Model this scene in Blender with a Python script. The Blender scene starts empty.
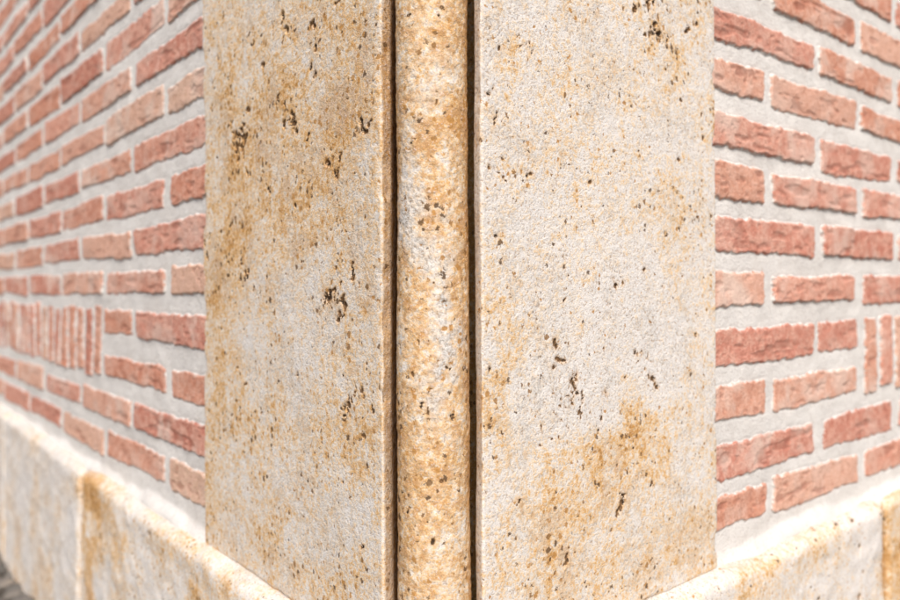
import bpy, math, numpy as np
rng = np.random.default_rng(11)
GZ = 0.63                      # eye height above the pavement
C = np.array([-0.0135, 0.578]) # corner of the building
R = np.array([0.770, 0.638]); R /= np.linalg.norm(R)
L = np.array([-R[1], R[0]])
ROOT = bpy.data.objects.new("brick_building", None)
bpy.context.scene.collection.objects.link(ROOT)

# ---------------------------------------------------------------- noise
_tabs = {}
def vn(x, y, seed):
    if seed not in _tabs:
        _tabs[seed] = np.random.default_rng(seed).random((256, 256))
    T = _tabs[seed]
    xi = np.floor(x).astype(int); yi = np.floor(y).astype(int)
    fx = x - xi; fy = y - yi
    fx = fx*fx*fx*(fx*(fx*6-15)+10); fy = fy*fy*fy*(fy*(fy*6-15)+10)
    x0 = xi & 255; x1 = (xi+1) & 255; y0 = yi & 255; y1 = (yi+1) & 255
    a = T[x0, y0]*(1-fx)+T[x1, y0]*fx
    b = T[x0, y1]*(1-fx)+T[x1, y1]*fx
    return a*(1-fy)+b*fy
def fbm(x, y, seed, o=4):
    s = 0; a = 1.0; n = 0
    for i in range(o):
        s = s + a*vn(x*2**i+i*17.3, y*2**i+i*9.1, seed+i); n += a; a *= .5
    return s/n
def ss(e0, e1, x):
    t = np.clip((x-e0)/(e1-e0), 0, 1); return t*t*(3-2*t)

# ---------------------------------------------------------------- mesh from grid
def grid_obj(name, X, Y, Z, mat, attrs, outward, parent=ROOT):
    m, n = X.shape
    me = bpy.data.meshes.new(name)
    co = np.stack([X, Y, Z], -1).reshape(-1, 3).astype(np.float32)
    idx = np.arange(m*n).reshape(m, n)
    f = np.stack([idx[:-1, :-1], idx[:-1, 1:], idx[1:, 1:], idx[1:, :-1]], -1).reshape(-1, 4)
    s = f[::max(1, len(f)//500)]
    nrm = np.cross(co[s[:, 1]]-co[s[:, 0]], co[s[:, 2]]-co[s[:, 0]]).sum(0)
    if np.dot(nrm, outward) < 0: f = f[:, ::-1]
    me.vertices.add(len(co)); me.vertices.foreach_set("co", co.ravel())
    me.loops.add(f.size); me.loops.foreach_set("vertex_index", f.astype(np.int32).ravel())
    me.polygons.add(len(f))
    me.polygons.foreach_set("loop_start", np.arange(0, f.size, 4, dtype=np.int32))
    me.polygons.foreach_set("loop_total", np.full(len(f), 4, dtype=np.int32))
    me.polygons.foreach_set("use_smooth", np.ones(len(f), dtype=bool))
    me.update(calc_edges=True)
    for k, v in attrs.items():
        at = me.attributes.new(k, 'FLOAT', 'POINT')
        at.data.foreach_set("value", np.broadcast_to(v, X.shape).astype(np.float32).ravel())
    me.materials.append(mat)
    o = bpy.data.objects.new(name, me)
    bpy.context.scene.collection.objects.link(o)
    o.parent = parent
    return o
def world(side, t, h, z):
    if side == 'R':
        return C[0]+t*R[0]-h*L[0], C[1]+t*R[1]-h*L[1], z+GZ
    return C[0]+t*L[0]-h*R[0], C[1]+t*L[1]-h*R[1], z+GZ
OUT = {'R': np.array([-L[0], -L[1], 0]), 'L': np.array([-R[0], -R[1], 0])}

# ---------------------------------------------------------------- node helper
class NT:
    def __init__(s, name):
        s.mat = bpy.data.materials.new(name); s.mat.use_nodes = True
        s.t = s.mat.node_tree; s.t.nodes.clear()
        s.out = s.t.nodes.new('ShaderNodeOutputMaterial')
        s.bsdf = s.t.nodes.new('ShaderNodeBsdfPrincipled')
        s.t.links.new(s.bsdf.outputs[0], s.out.inputs[0])
        s.bsdf.inputs['Specular IOR Level'].default_value = 0.0
        s.tc = s.t.nodes.new('ShaderNodeTexCoord').outputs['Object']
    def put(s, sock, v):
        if isinstance(v, bpy.types.NodeSocket): s.t.links.new(v, sock)
        else: sock.default_value = v
    def attr(s, n):
        a = s.t.nodes.new('ShaderNodeAttribute'); a.attribute_name = n; return a.outputs['Fac']
    def noise(s, scale, detail=4, rough=.55, vec=None, dist=0):
        a = s.t.nodes.new('ShaderNodeTexNoise'); s.put(a.inputs['Vector'], vec or s.tc)
        a.inputs['Scale'].default_value = scale; a.inputs['Detail'].default_value = detail
        a.inputs['Roughness'].default_value = rough; a.inputs['Distortion'].default_value = dist
        return a.outputs['Fac']
    def vor(s, scale, rnd=1, vec=None):
        a = s.t.nodes.new('ShaderNodeTexVoronoi'); s.put(a.inputs['Vector'], vec or s.tc)
        a.inputs['Scale'].default_value = scale; a.inputs['Randomness'].default_value = rnd
        sp = s.t.nodes.new('ShaderNodeSeparateColor'); s.put(sp.inputs[0], a.outputs['Color'])
        return a.outputs['Distance'], sp.outputs[0], sp.outputs[1]
    def m(s, op, a, b=0.0, c=None):
        n = s.t.nodes.new('ShaderNodeMath'); n.operation = op
        s.put(n.inputs[0], a); s.put(n.inputs[1], b)
        if c is not None: s.put(n.inputs[2], c)
        return n.outputs[0]
    def mr(s, v, a, b, c=0.0, d=1.0, smooth=True):
        n = s.t.nodes.new('ShaderNodeMapRange'); n.interpolation_type = 'SMOOTHSTEP' if smooth else 'LINEAR'
        s.put(n.inputs[0], v)
        for i, q in enumerate((a, b, c, d)): s.put(n.inputs[i+1], q)
        return n.outputs[0]
    def mix(s, f, a, b, mode='MIX'):
        n = s.t.nodes.new('ShaderNodeMix'); n.data_type = 'RGBA'; n.blend_type = mode
        s.put(n.inputs[0], f)
        for sock, v in ((n.inputs[6], a), (n.inputs[7], b)):
            if isinstance(v, tuple): v = (*v, 1) if len(v) == 3 else v
            s.put(sock, v)
        return n.outputs[2]
    def ramp(s, f, stops):
        n = s.t.nodes.new('ShaderNodeValToRGB'); s.put(n.inputs[0], f)
        e = n.color_ramp.elements
        while len(e) < len(stops): e.new(.5)
        for i, (p, c) in enumerate(stops): e[i].position = p; e[i].color = (*c, 1)
        return n.outputs[0]
    def bump(s, h, dist, strength=1, nrm=None):
        n = s.t.nodes.new('ShaderNodeBump'); n.inputs['Strength'].default_value = strength
        n.inputs['Distance'].default_value = dist; s.put(n.inputs['Height'], h)
        if nrm is not None: s.put(n.inputs['Normal'], nrm)
        return n.outputs[0]

# ---------------------------------------------------------------- stone material
def stone_mat():
    n = NT("travertine_stone")
    och = n.attr('ochre'); pit = n.attr('pit'); gry = n.attr('grey')
    big = n.noise(16, 4, .72); mid = n.noise(75, 3, .8); grain = n.noise(380, 2, .8); fine = n.noise(200, 2, .65)
    f = n.m('ADD', och, n.mr(big, .3, .7, -.30, .30, False))
    f = n.m('ADD', f, n.mr(mid, .3, .7, -.28, .28, False))
    f = n.m('ADD', f, n.mr(grain, .36, .64, -.38, .38, False))
    f = n.m('ADD', f, n.mr(fine, .36, .64, -.22, .22, False))
    col = n.ramp(f, [(0.0, (.76, .735, .71)), (.28, (.765, .70, .62)), (.50, (.76, .60, .415)), (.74, (.73, .475, .225)), (1.0, (.54, .285, .095))])
    gm = n.m('MULTIPLY', gry, n.mr(mid, .35, .6))
    col = n.mix(gm, col, n.ramp(grain, [(.36, (.30, .28, .26)), (.58, (.70, .69, .675))]))
    col = n.mix(n.mr(grain, .45, .34, 0, .66), col, (.43, .28, .155))
    col = n.mix(n.mr(grain, .57, .68, 0, .5), col, (.86, .83, .79))
    # small ochre-brown vugs of widely varying size, gathered in drifts
    v1, r1, r2 = n.vor(170)
    dens = n.m('ADD', n.mr(big, .40, .68, .08, .54), n.m('MULTIPLY', och, .26))
    rad = n.m('MULTIPLY', n.m('SUBTRACT', dens, r1), .85)
    dv = n.m('ADD', v1, n.mr(grain, .35, .65, -.24, .24, False))
    small = n.mr(n.m('SUBTRACT', rad, dv), -.08, .01)
    col = n.mix(n.m('MULTIPLY', small, .9), col, n.mix(n.mr(r2, .35, .85), (.48, .25, .08), (.12, .075, .045)))
    pe = n.m('ADD', pit, n.mr(grain, .35, .65, -.42, .42, False))
    col = n.mix(n.mr(pe, 2.3, .9, 0, .40), col, (.50, .28, .10))
    pm = n.mr(pe, 1.02, .72)
    col = n.mix(pm, col, n.mix(n.mr(fine, .35, .6), (.05, .038, .03), (.21, .12, .06)))
    n.put(n.bsdf.inputs['Base Color'], col)
    n.bsdf.inputs['Roughness'].default_value = 1
    gb = n.m('ADD', grain, n.m('MULTIPLY', fine, .3))
    gb = n.m('ADD', gb, n.mr(pit, .7, 1.1, -.6, 0))
    n.put(n.bsdf.inputs['Normal'], n.bump(gb, .0014, .8))
    return n.mat

def wall_mat():
    n = NT("brick_and_mortar")
    sd = n.attr('sd'); rnd = n.attr('rnd'); go = n.attr('gouge'); rn2 = n.attr('rnd2')
    big = n.noise(14, 3, .6); mid = n.noise(75, 4, .72); grain = n.noise(400, 2, .7)
    e = n.m('ADD', sd, n.mr(grain, .3, .7, -.08, .08, False))
    e = n.m('ADD', e, n.mr(mid, .3, .7, -.15, .15, False))
    mask = n.mr(e, .020, -.020)
    bc = n.ramp(rnd, [(0, (.49, .18, .125)), (.25, (.59, .255, .19)), (.45, (.66, .33, .25)), (.62, (.58, .24, .15)), (.8, (.69, .40, .30)), (1, (.68, .50, .37))])
    bc = n.mix(n.mr(mid, .42, .60, 0, .5), bc, (.75, .49, .39))
    bc = n.mix(n.mr(grain, .46, .33, 0, .6), bc, (.38, .155, .11))
    bc = n.mix(n.mr(grain, .56, .68, 0, .4), bc, (.80, .60, .50))
    bc = n.mix(n.mr(mid, .43, .31, 0, .5), bc, (.38, .145, .10))
    bc = n.mix(n.m('MULTIPLY', go, .5), bc, (.35, .14, .10))
    bc = n.mix(n.m('MULTIPLY', n.mr(e, -.35, 0, 0, .3), n.mr(mid, .38, .6)), bc, (.72, .60, .54))
    bc = n.mix(n.m('MULTIPLY', n.mr(big, .46, .64, 0, .65), rn2), bc, (.75, .62, .54))
    mc = n.mix(n.mr(big, .3, .7), (.69, .67, .645), (.78, .765, .74))
    mc = n.mix(n.mr(mid, .50, .32, 0, .45), mc, (.60, .565, .53))
    mc = n.mix(n.mr(grain, .45, .33, 0, .5), mc, (.50, .46, .42))
    mc = n.mix(n.mr(e, .12, .03, 0, .3), mc, (.54, .45, .40))
    n.put(n.bsdf.inputs['Base Color'], n.mix(mask, mc, bc))
    n.bsdf.inputs['Roughness'].default_value = 1
    hb = n.m('ADD', n.m('MULTIPLY', grain, 1.0), n.m('MULTIPLY', mid, .6))
    hb = n.m('ADD', hb, n.m('MULTIPLY', mask, .3))
    n.put(n.bsdf.inputs['Normal'], n.bump(hb, .0016, .75))
    return n.mat
STONE = stone_mat(); WALL = wall_mat()

# ---------------------------------------------------------------- brick walls
def zsteps(lo, mid, hi, d1, d2):
    a = np.arange(lo, mid, d1); b = np.arange(a[-1]+d2, hi+d2, d2); return np.concatenate([a, b])
ZTOP = 2.3
def brick_wall(side, t0, header, stretch, gap, zc0, pitch, bh, tsold, k1_end, zoff, T=4.2):
    cdep = 0.638 if side == 'R' else 0.770
    ts = [t0-.016]
    while ts[-1] < T: ts.append(ts[-1] + .0016*(.578+cdep*ts[-1])/.85)
    ts = np.array(ts); zs = zsteps(-.312, .62, ZTOP, .0014, .006)
    Tg, Zg = np.meshgrid(ts, zs)
    sd = np.full(Tg.shape, .03); rnd = np.zeros(Tg.shape); rnd2 = np.zeros(Tg.shape); bulge = np.zeros(Tg.shape)
    wx = (fbm(Tg/.05, Zg/.03, 100, 3)-.5)*.006; wz = (fbm(Tg/.07, Zg/.06, 110, 3)-.5)*.007
    rag = (fbm(Tg/.010, Zg/.008, 120, 3)-.5)*.0058
    bricks = []
    k = -4
    while zc0+k*pitch < ZTOP+.03:
        zc = zc0+k*pitch+zoff.get(k, 0)
        t = t0
        if k in (-1, -2):
            if k == -1: segs = [(t0, t0+stretch), (t0+stretch+gap*.8, k1_end)]
            else: segs = [(t0, t0+header), (t0+header+gap, k1_end)]
        else:
            segs = []
            if k % 2 == 0: segs.append((t, t+header)); t += header+gap
            while t < T+.3: segs.append((t, t+stretch)); t += stretch+gap
        for a, b in segs:
            ja, jb = rng.normal(0, .003, 2)
            if a == t0: ja = -.006
            bricks.append(((a+ja+b+jb)/2, zc+rng.normal(0, .0013), (b+jb-a-ja)/2, bh/2+rng.normal(0, .0017), rng.normal(0, .008), (b-a) < stretch*.7 and a == t0))
        k += 1
    ztop = zc0-pitch+bh/2+zoff.get(-1, 0); zbot = zc0-2*pitch-bh/2+zoff.get(-2, 0)
    t = tsold
    while t < T+.2:
        w = bh*.95+rng.normal(0, .0015)
        bricks.append((t+w/2, (ztop+zbot)/2+rng.normal(0, .002), w/2, (ztop-zbot)/2+rng.normal(0, .002), rng.normal(0, .012), False)); t += w+gap*.75
    for tc, zc, hx, hz, rot, head in bricks:
        i0, i1 = np.searchsorted(ts, [tc-hx-.03, tc+hx+.03]); j0, j1 = np.searchsorted(zs, [zc-hz-.03, zc+hz+.03])
        if i1 <= i0 or j1 <= j0: continue
        S = np.s_[j0:j1, i0:i1]
        x = Tg[S]-tc+wx[S]; z = Zg[S]-zc+wz[S]-rot*(Tg[S]-tc)
        tap = 1+rng.normal(0, .05)*(x/hx if hx > .03 else 0)
        rr = .003
        qx = np.abs(x)-hx+rr; qz = np.abs(z)-hz*tap+rr
        d = np.hypot(np.maximum(qx, 0), np.maximum(qz, 0))+np.minimum(np.maximum(qx, qz), 0)-rr
        cur = sd[S]; mk = d < cur
        cur[mk] = d[mk]
        r = rng.random()*.9 if not head else .5+rng.random()*.5
        rnd[S][mk] = r; rnd2[S][mk] = rng.random()
        tx, tz, off = rng.normal(0, .004), rng.normal(0, .015), rng.normal(0, .0007)
        bulge[S][mk] = (off+tx*x+tz*z)[mk]
    sd = sd+rag
    inb = ss(.0006, -.0012, sd)
    go = ss(.62, .74, fbm(Tg/.045+5, Zg/.012, 130, 4))*ss(-.001, -.006, sd)
    go = np.maximum(go, ss(.70, .80, fbm(Tg/.010, Zg/.008, 140, 3))*ss(-.001, -.004, sd)*.8)
    h = -.0080+(fbm(Tg/.06, Zg/.04, 150, 3)-.5)*.0030 + (fbm(Tg/.008, Zg/.008, 160, 2)-.5)*.0006
    h = h+inb*(.0024+bulge+(fbm(Tg/.03, Zg/.018, 170, 4)-.5)*.0016)-go*.0012
    h = h-.0006*np.exp(-((sd-.0012)/.0012)**2)
    h = h+ss(-.284, -.307, Zg+(fbm(Tg/.07, Zg/.05, 180, 3)-.5)*.02)*.010
    X, Y, Z = world(side, Tg, h, Zg)
    return grid_obj("brick_wall_"+('east' if side == 'R' else 'west'), X, Y, Z, WALL,
        {'sd': sd*100, 'rnd': rnd, 'rnd2': rnd2, 'gouge': go}, OUT[side])
brick_wall('R', .396, .105, .227, .022, 0.0, .0583, .0372, .777, .751, {3: -.004, 0: -.005, -1: -.0065, -2: -.012, -3: -.016, -4: -.016})
brick_wall('L', .449, .118, .260, .022, .010, .0605, .0388, .885, .863, {-1: -.001, -2: -.011, -3: -.014, -4: -.013})

# ---------------------------------------------------------------- stone sweeps
def fillet(pts, rad, n=6):
    pts = [np.array(p, float) for p in pts]; out = [pts[0]]
    for i in range(1, len(pts)-1):
        p, a, b = pts[i], pts[i-1], pts[i+1]; r = rad[i-1]
        la, lb = np.linalg.norm(a-p), np.linalg.norm(b-p)
        A = p+(a-p)/la*min(r, la*.49); B = p+(b-p)/lb*min(r, lb*.49)
        for q in np.linspace(0, 1, n): out.append((1-q)**2*A+2*q*(1-q)*p+q*q*B)
    out.append(pts[-1]); return np.array(out)
def resample(p, d):
    s = np.concatenate([[0], np.cumsum(np.linalg.norm(np.diff(p, axis=0), axis=1))])
    u = np.linspace(0, s[-1], int(s[-1]/d)+1)
    q = np.stack([np.interp(u, s, p[:, 0]), np.interp(u, s, p[:, 1])], 1)
    tg = np.gradient(q, axis=0); tg /= np.linalg.norm(tg, axis=1)[:, None]+1e-12
    return u, q, np.stack([-tg[:, 1], tg[:, 0]], 1)
def pits(U, V, us, vs, centers):
    P = np.full(U.shape, 3.0); D = np.zeros(U.shape)
    nz = fbm(U/.005, V/.005, 300, 2)
    for uc, vc, rx, ry in centers:
        m = 3.2*max(rx, ry)
        i0, i1 = np.searchsorted(us, [uc-m, uc+m]); j0, j1 = np.searchsorted(vs, [vc-m, vc+m])
        if i1 <= i0 or j1 <= j0: continue
        S = np.s_[j0:j1, i0:i1]
        d = np.hypot((U[S]-uc)/rx, (V[S]-vc)/ry)+(nz[S]-.5)*1.3
        P[S] = np.minimum(P[S], d); D[S] = np.maximum(D[S], ss(1.15, .3, d)*min(rx, ry)*.9)
    return P, D
def rand_pits(u0, u1, v0, v1, n, clusters, rmax=.0030):
    c = []
    def walk(u, v, r, k):          # an irregular cavity: a chain of overlapping hollows
        an = rng.uniform(0, 6.3)
        for _ in range(k):
            c.append((u, v, r*rng.uniform(.5, 1.1), r*rng.uniform(.5, 1.2)))
            an += rng.normal(0, .9); u += math.cos(an)*r*1.3; v += math.sin(an)*r*1.7
    for _ in range(n):
        r = .0009+rmax*rng.random()**7
        walk(rng.uniform(u0, u1), rng.uniform(v0, v1), r, 1+int(rng.random()**3*4))
    for (uc, vc, su, sv, k, rm) in clusters:
        for _ in range(k):
            r = .0009+rm*rng.random()**3
            walk(rng.normal(uc, su), rng.normal(vc, sv), r, 1+int(rng.random()**2*5))
    return c
def blobs(U, V, base, lst):
    A = np.full(U.shape, float(base))
    wu = U+(fbm(U/.05, V/.05, 400, 4)-.5)*.10; wv = V+(fbm(U/.05, V/.05, 410, 4)-.5)*.12
    for u, v, ru, rv, a in lst:
        A += a*np.exp(-(((wu-u)/ru)**2+((wv-v)/rv)**2)**1.2)
    return A

def slab(side, t_in, ret, t_out, och0, och, gry, pitc, npit):
    prof = fillet(ret+[(t_in, 0.0), (t_out, 0.0), (t_out+.002, -.03)], [.004]*(len(ret)-1)+[.0024, .003])
    u, q, nr = resample(prof, .0013)
    if nr[len(nr)//2][1] < 0: nr = -nr
    u_in = u[np.argmin(np.hypot(q[:, 0]-t_in, q[:, 1]))]
    zs = zsteps(-.309, .40, ZTOP, .0014, .008)
    U, V = np.meshgrid(u, zs)
    Tf = np.broadcast_to(q[:, 0], U.shape); Hq = np.broadcast_to(q[:, 1], U.shape)
    NT_, NH_ = nr[:, 0], nr[:, 1]
    seed = 500 if side == 'R' else 600
    P, D = pits(U, V, u, zs, [(a-t_in+u_in, b, c, d) for a, b, c, d in rand_pits(t_in, t_out, -.31, .42, npit, pitc)])
    d = (fbm(U/.09, V/.12, seed, 2)-.5)*.0020+(fbm(U/.006, V/.006, seed+10, 2)-.5)*.0006+(fbm(U/.03, V/.025, seed+20, 2)-.5)*.0004-D
    for e, amt in ((t_in, .0022), (t_out, .0045)):
        k = np.exp(-((Tf-e)/.005)**2)*(Hq > -.01)
        d -= k*amt*ss(.52, .85, fbm(U*0+seed, V/.045, seed+30, 5))
    for zj in (.80, 1.55):
        d -= .006*np.exp(-((V-zj)/.006)**2)
    d -= .006*ss(-.300, -.309, V+(fbm(U/.03, V/.03, seed+40, 3)-.5)*.006)
    X, Y, Z = world(side, Tf+NT_*d, Hq+NH_*d, V)
    O = blobs(Tf, V, och0, och); G = np.clip(blobs(Tf, V, 0, gry), 0, 1)
    G = np.clip(G+.35*ss(.52, .68, fbm(U/.03, V/.04, seed+60, 4)), 0, 1)
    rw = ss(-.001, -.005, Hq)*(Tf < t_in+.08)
    O = O+rw*(.3 if side == 'L' else .05)+ss(-.012, -.02, Hq)*.6*(Tf < t_in+.08)  # browner inside the groove: its shade is put into the stone colour
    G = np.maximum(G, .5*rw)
    P = np.where((Hq < -.013) & (Tf < t_in+.08), np.minimum(P, 1.4), P)  # pit tint reused deep in the groove as painted shade
    if side == 'L': P = np.where(rw > .5, np.minimum(P, 1.6), P)  # soft shade on the left return face, painted with the pit tint
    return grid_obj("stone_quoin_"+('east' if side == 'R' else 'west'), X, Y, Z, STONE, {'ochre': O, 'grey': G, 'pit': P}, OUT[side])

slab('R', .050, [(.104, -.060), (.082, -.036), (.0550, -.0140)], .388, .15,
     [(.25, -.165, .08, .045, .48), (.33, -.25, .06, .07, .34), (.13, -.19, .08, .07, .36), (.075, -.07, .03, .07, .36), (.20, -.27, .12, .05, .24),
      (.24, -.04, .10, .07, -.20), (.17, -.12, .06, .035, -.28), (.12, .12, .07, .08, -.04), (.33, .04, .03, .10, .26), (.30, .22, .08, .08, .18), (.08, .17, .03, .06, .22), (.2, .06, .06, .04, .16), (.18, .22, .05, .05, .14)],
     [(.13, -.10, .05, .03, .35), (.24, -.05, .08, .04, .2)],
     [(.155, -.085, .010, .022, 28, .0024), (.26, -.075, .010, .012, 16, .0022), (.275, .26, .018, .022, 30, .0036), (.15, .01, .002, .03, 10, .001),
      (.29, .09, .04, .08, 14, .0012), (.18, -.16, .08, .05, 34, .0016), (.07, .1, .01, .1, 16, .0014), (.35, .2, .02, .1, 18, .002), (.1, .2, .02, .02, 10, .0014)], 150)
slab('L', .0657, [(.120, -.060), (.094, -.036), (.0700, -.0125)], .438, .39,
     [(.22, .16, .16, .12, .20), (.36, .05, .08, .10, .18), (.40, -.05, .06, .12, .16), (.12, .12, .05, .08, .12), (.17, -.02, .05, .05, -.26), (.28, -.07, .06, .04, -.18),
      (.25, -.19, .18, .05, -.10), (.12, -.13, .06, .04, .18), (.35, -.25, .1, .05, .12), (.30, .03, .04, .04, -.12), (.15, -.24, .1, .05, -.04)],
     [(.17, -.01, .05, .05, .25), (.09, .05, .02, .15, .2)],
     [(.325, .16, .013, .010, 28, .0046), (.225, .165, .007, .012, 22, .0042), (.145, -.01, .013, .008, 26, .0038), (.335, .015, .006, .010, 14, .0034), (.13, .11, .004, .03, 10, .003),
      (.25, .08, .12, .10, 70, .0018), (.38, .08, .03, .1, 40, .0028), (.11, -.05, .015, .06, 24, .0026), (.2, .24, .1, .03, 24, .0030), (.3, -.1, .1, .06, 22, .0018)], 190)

# round bead on the corner
def bead():
    ca, cb, r = .031, .038, .0292
    th = np.linspace(-.85*math.pi, .85*math.pi, 170)
    zs = zsteps(-.33, .40, ZTOP, .0014, .008)
    TH, V = np.meshgrid(th, zs)
    base = math.atan2(-(R+L)[1], -(R+L)[0])
    u = th*r; U = TH*r
    P, D = pits(U, V, u, zs, rand_pits(-.045, .045, -.25, .25, 40, [(.012, -.1, .01, .06, 6, .0012), (-.01, -.06, .004, .01, 3, .0015), (.0, .17, .02, .02, 4, .0015)]))
    d = (fbm(U/.05, V/.08, 700, 2)-.5)*.0022+(fbm(U/.0040, V/.0040, 710, 2)-.5)*.0012+(fbm(U/.02, V/.017, 720, 2)-.5)*.0006-D
    for zj in (.86, 1.62): d -= .004*np.exp(-((V-zj)/.005)**2)
    cx = C[0]+ca*R[0]+cb*L[0]; cy = C[1]+ca*R[1]+cb*L[1]
    X = cx+(r+d)*np.cos(base+TH); Y = cy+(r+d)*np.sin(base+TH)
    O = blobs(U, V, .54, [(0, .19, .05, .06, .16), (.028, .05, .010, .5, .24), (-.028, .0, .008, .5, .20), (0, -.16, .05, .08, .14), (-.006, .05, .012, .08, -.14)])
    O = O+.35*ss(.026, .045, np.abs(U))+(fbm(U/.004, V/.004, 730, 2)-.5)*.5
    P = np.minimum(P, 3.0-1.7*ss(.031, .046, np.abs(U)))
    G = np.clip(blobs(U, V, 0.15, [(-.004, .06, .016, .09, .75), (-.002, -.03, .014, .04, .5), (.004, -.07, .01, .03, .5)]), 0, 1)
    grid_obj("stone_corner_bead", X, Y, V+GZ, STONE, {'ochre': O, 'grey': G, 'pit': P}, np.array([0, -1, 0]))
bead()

# plinth
def plinth(side, joints, T=4.2):
    top = -.305
    prof = fillet([(-.03, top+.004), (-.004, top+.003), (.018, top-.003), (.020, -.66)], [.01, .013])
    u, q, nr = resample(prof, .0028)
    if nr[-5][0] < 0: nr = -nr
    cdep = 0.638 if side == 'R' else 0.770
    ts = [0.0]
    while ts[-1] < T: ts.append(ts[-1]+.0024*(.578+cdep*ts[-1])/.85)
    ts = np.array(ts)
    U, V = np.meshgrid(u, ts)
    Hq = np.broadcast_to(q[:, 0], U.shape); Zq = np.broadcast_to(q[:, 1], U.shape)
    seed = 800 if side == 'R' else 850
    P, D = pits(U, V, u, ts, rand_pits(0, u[-1], 0, 1.8, 200, [(.1, .55, .04, .1, 18, .003), (.08, .95, .05, .05, 14, .004)], .004))
    d = (fbm(U/.10, V/.12, seed, 4)-.5)*.008+(fbm(U/.02, V/.02, seed+10, 3)-.5)*.0030-D
    O = np.full(U.shape, .16); G = np.zeros(U.shape)
    jw = (fbm(U/.05, V*0, seed+20, 3)-.5)*.006
    js = list(joints)
    while js[-1] < T: js.append(js[-1]+rng.uniform(.55, .75))
    for i, j in enumerate(js):
        x = V-j-jw
        d -= .016*np.exp(-(x/.004)**2)+.006*np.exp(-(np.abs(x)/.012)**2)
        O += .2*np.exp(-((np.abs(x)-.010)/.012)**2)*ss(.3, .6, fbm(U/.04, V/.04, seed+60, 3))
        P = np.where(np.abs(x) < .004, 1.0, P)
    blk = np.searchsorted(np.array(js), ts)
    bo = rng.normal(0, .06, len(js)+2)
    if side == 'R': bo[0] = -.02; bo[1] = .55
    else: bo[0] = -.0; bo[1] = -.10
    bh_ = rng.normal(0, .002, len(js)+2); bh_[0] = 0
    O = O+bo[blk][:, None]; d = d+bh_[blk][:, None]
    O += 1.1*(fbm(U/.07, V/.09, seed+30, 4)-.5)+.2*ss(-.40, -.60, Zq)
    if side == 'L': O += .55*np.exp(-((V-.87)/.05)**2)*ss(.35, .6, fbm(U/.04, V/.04, seed+40, 3))
    G = np.clip(.9*(fbm(U/.06, V/.06, seed+50, 4)-.45), 0, 1)*.8
    G = G+.4*ss(.5, 1, nr[:, 1])[None, :]*ss(.35, .6, fbm(U/.03, V/.04, seed+70, 3))
    if side == 'L': G = G+(.3*ss(.93, .96, V))
    H = Hq+nr[:, 0]*d; Zz = Zq+nr[:, 1]*d+.012*np.clip(V-.42, 0, 1.2)
    X, Y, Z = world(side, V-np.maximum(H, 0)*(1-V/T), H, Zz)
    grid_obj("stone_plinth_"+('east' if side == 'R' else 'west'), X, Y, Z, STONE, {'ochre': O, 'grey': G, 'pit': P}, OUT[side])
plinth('R', [.80]); plinth('L', [.935])

# solid core, back walls and roof coping
def box_poly(name, poly, z0, z1, mat, bev=0, oc=.4, pt=3.0):
    me = bpy.data.meshes.new(name); n = len(poly)
    v = [(x, y, z0) for x, y in poly]+[(x, y, z1) for x, y in poly]
    f = [tuple(range(n))[::-1], tuple(range(n, 2*n))]+[(i, (i+1) % n, (i+1) % n+n, i+n) for i in range(n)]
    me.from_pydata(v, [], f); me.update(); me.materials.append(mat)
    at = me.attributes.new('ochre', 'FLOAT', 'POINT'); at.data.foreach_set('value', [oc]*(2*n))
    at = me.attributes.new('pit', 'FLOAT', 'POINT'); at.data.foreach_set('value', [pt]*(2*n))
    o = bpy.data.objects.new(name, me); bpy.context.scene.collection.objects.link(o); o.parent = ROOT
    if bev:
        b = o.modifiers.new("b", 'BEVEL'); b.width = bev; b.segments = 3
    return o
def P2(a, b): return tuple(C+a*R+b*L)
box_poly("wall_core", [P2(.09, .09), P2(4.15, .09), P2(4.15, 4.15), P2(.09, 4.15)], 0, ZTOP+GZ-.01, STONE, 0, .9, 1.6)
box_poly("stone_cornice", [P2(-.08, -.08), P2(4.25, -.08), P2(4.25, 4.25), P2(-.08, 4.25)], ZTOP+GZ, ZTOP+GZ+.14, STONE, .02)

# ---------------------------------------------------------------- ground
def ground_mat(name, dark):
    n = NT(name)
    cell, c0, c1 = n.vor(17)
    c = n.ramp(c0, [(0, (.11, .105, .10)), (.5, (.19, .175, .16)), (1, (.28, .25, .22))])
    c = n.mix(n.mr(n.noise(160, 3), .4, .65, 0, .5), c, (.14, .13, .12))
    if dark: c = n.mix(n.attr('gap'), c, (.045, .038, .03))
    else: c = n.mix(n.mr(cell, .38, .6), c, (.06, .05, .04))
    n.put(n.bsdf.inputs['Base Color'], c); n.bsdf.inputs['Roughness'].default_value = .85
    n.put(n.bsdf.inputs['Normal'], n.bump(n.noise(220, 2), .002, .7)); return n.mat
me = bpy.data.meshes.new("ground"); S_ = 300
me.from_pydata([(-S_, -S_, -.012), (S_, -S_, -.012), (S_, S_, -.012), (-S_, S_, -.012)], [], [(0, 1, 2, 3)])
me.materials.append(ground_mat("cobble_far", False))
g = bpy.data.objects.new("ground", me); bpy.context.scene.collection.objects.link(g)
xs = np.arange(-3.2, 3.2, .008); ys = np.arange(-.6, 3.4, .008)
Xg, Yg = np.meshgrid(xs, ys); cs = .052
jr = np.random.default_rng(3); J = jr.random((256, 256, 3))
F1 = np.full(Xg.shape, 9.0); F2 = F1.copy(); CH = np.zeros(Xg.shape)
ci = np.floor(Xg/cs).astype(int); cj = np.floor(Yg/cs).astype(int)
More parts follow.
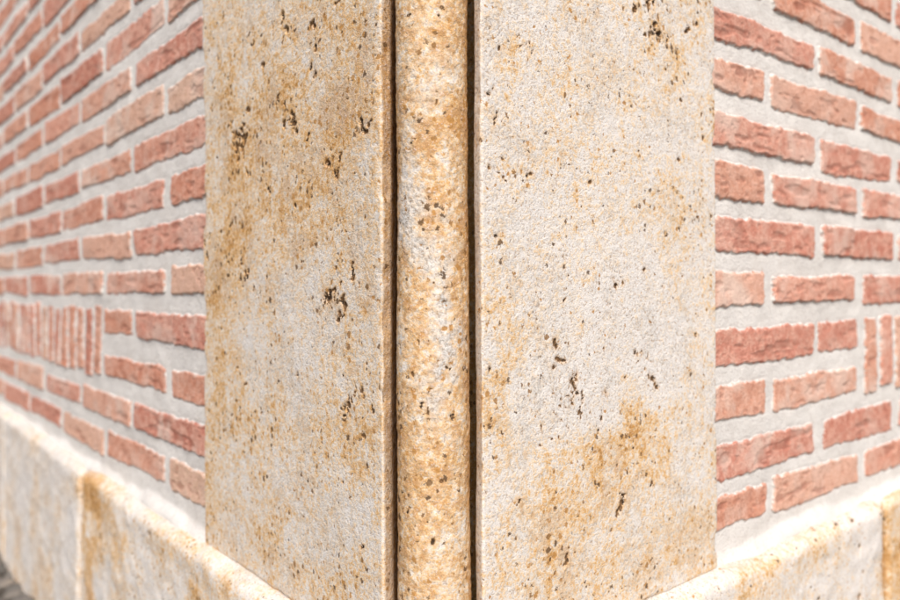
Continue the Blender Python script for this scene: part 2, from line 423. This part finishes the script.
for di in (-1, 0, 1):
    for dj in (-1, 0, 1):
        a = (ci+di) & 255; b = (cj+dj) & 255
        px = (ci+di+.15+.7*J[a, b, 0])*cs; py = (cj+dj+.15+.7*J[a, b, 1])*cs
        dd = np.hypot(Xg-px, Yg-py)
        cl = dd < F1
        F2 = np.where(cl, F1, np.minimum(F2, dd)); CH = np.where(cl, J[a, b, 2], CH); F1 = np.where(cl, dd, F1)
edge = (F2-F1)/cs
Hc = .016*ss(0, .5, edge)*(.7+.6*CH)+(fbm(Xg/.02, Yg/.02, 900, 3)-.5)*.003
grid_obj("cobblestone_pavement", Xg, Yg, Hc-.006, ground_mat("cobble_near", True), {'gap': ss(.22, .04, edge)}, np.array([0, 0, 1]), None)

# ---------------------------------------------------------------- light
sc = bpy.context.scene
EL, AZ = math.radians(46), math.radians(176)   # azimuth clockwise from +Y
w = bpy.data.worlds.new("World"); sc.world = w; w.use_nodes = True
nt = w.node_tree; bg = nt.nodes['Background']
sky = nt.nodes.new('ShaderNodeTexSky'); sky.sky_type = 'NISHITA'; sky.sun_disc = False
sky.sun_elevation = EL; sky.sun_rotation = AZ; sky.dust_density = 5; sky.air_density = 1; sky.ozone_density = .6
nt.links.new(sky.outputs[0], bg.inputs[0]); bg.inputs[1].default_value = .15
sl = bpy.data.lights.new("sun", 'SUN'); sl.energy = 2.4; sl.angle = math.radians(28); sl.color = (1, .965, .925)
so = bpy.data.objects.new("sun", sl); sc.collection.objects.link(so)
from mathutils import Vector
d = Vector((math.sin(AZ)*math.cos(EL), math.cos(AZ)*math.cos(EL), math.sin(EL)))
so.rotation_euler = d.to_track_quat('Z', 'Y').to_euler(); so.location = (0, -3, 5)

cam = bpy.data.cameras.new("camera"); co = bpy.data.objects.new("camera", cam); sc.collection.objects.link(co)
cam.sensor_width = 36; cam.lens = 771/900*36; cam.shift_y = -12/900
cam.clip_start = .01; cam.clip_end = 1000
co.location = (0, 0, GZ); co.rotation_euler = (math.radians(90), math.radians(.25), 0)
cam.dof.use_dof = True; cam.dof.focus_distance = .66; cam.dof.aperture_fstop = 4
sc.camera = co
sc.view_settings.view_transform = 'Standard'; sc.view_settings.look = 'None'; sc.view_settings.exposure = 0
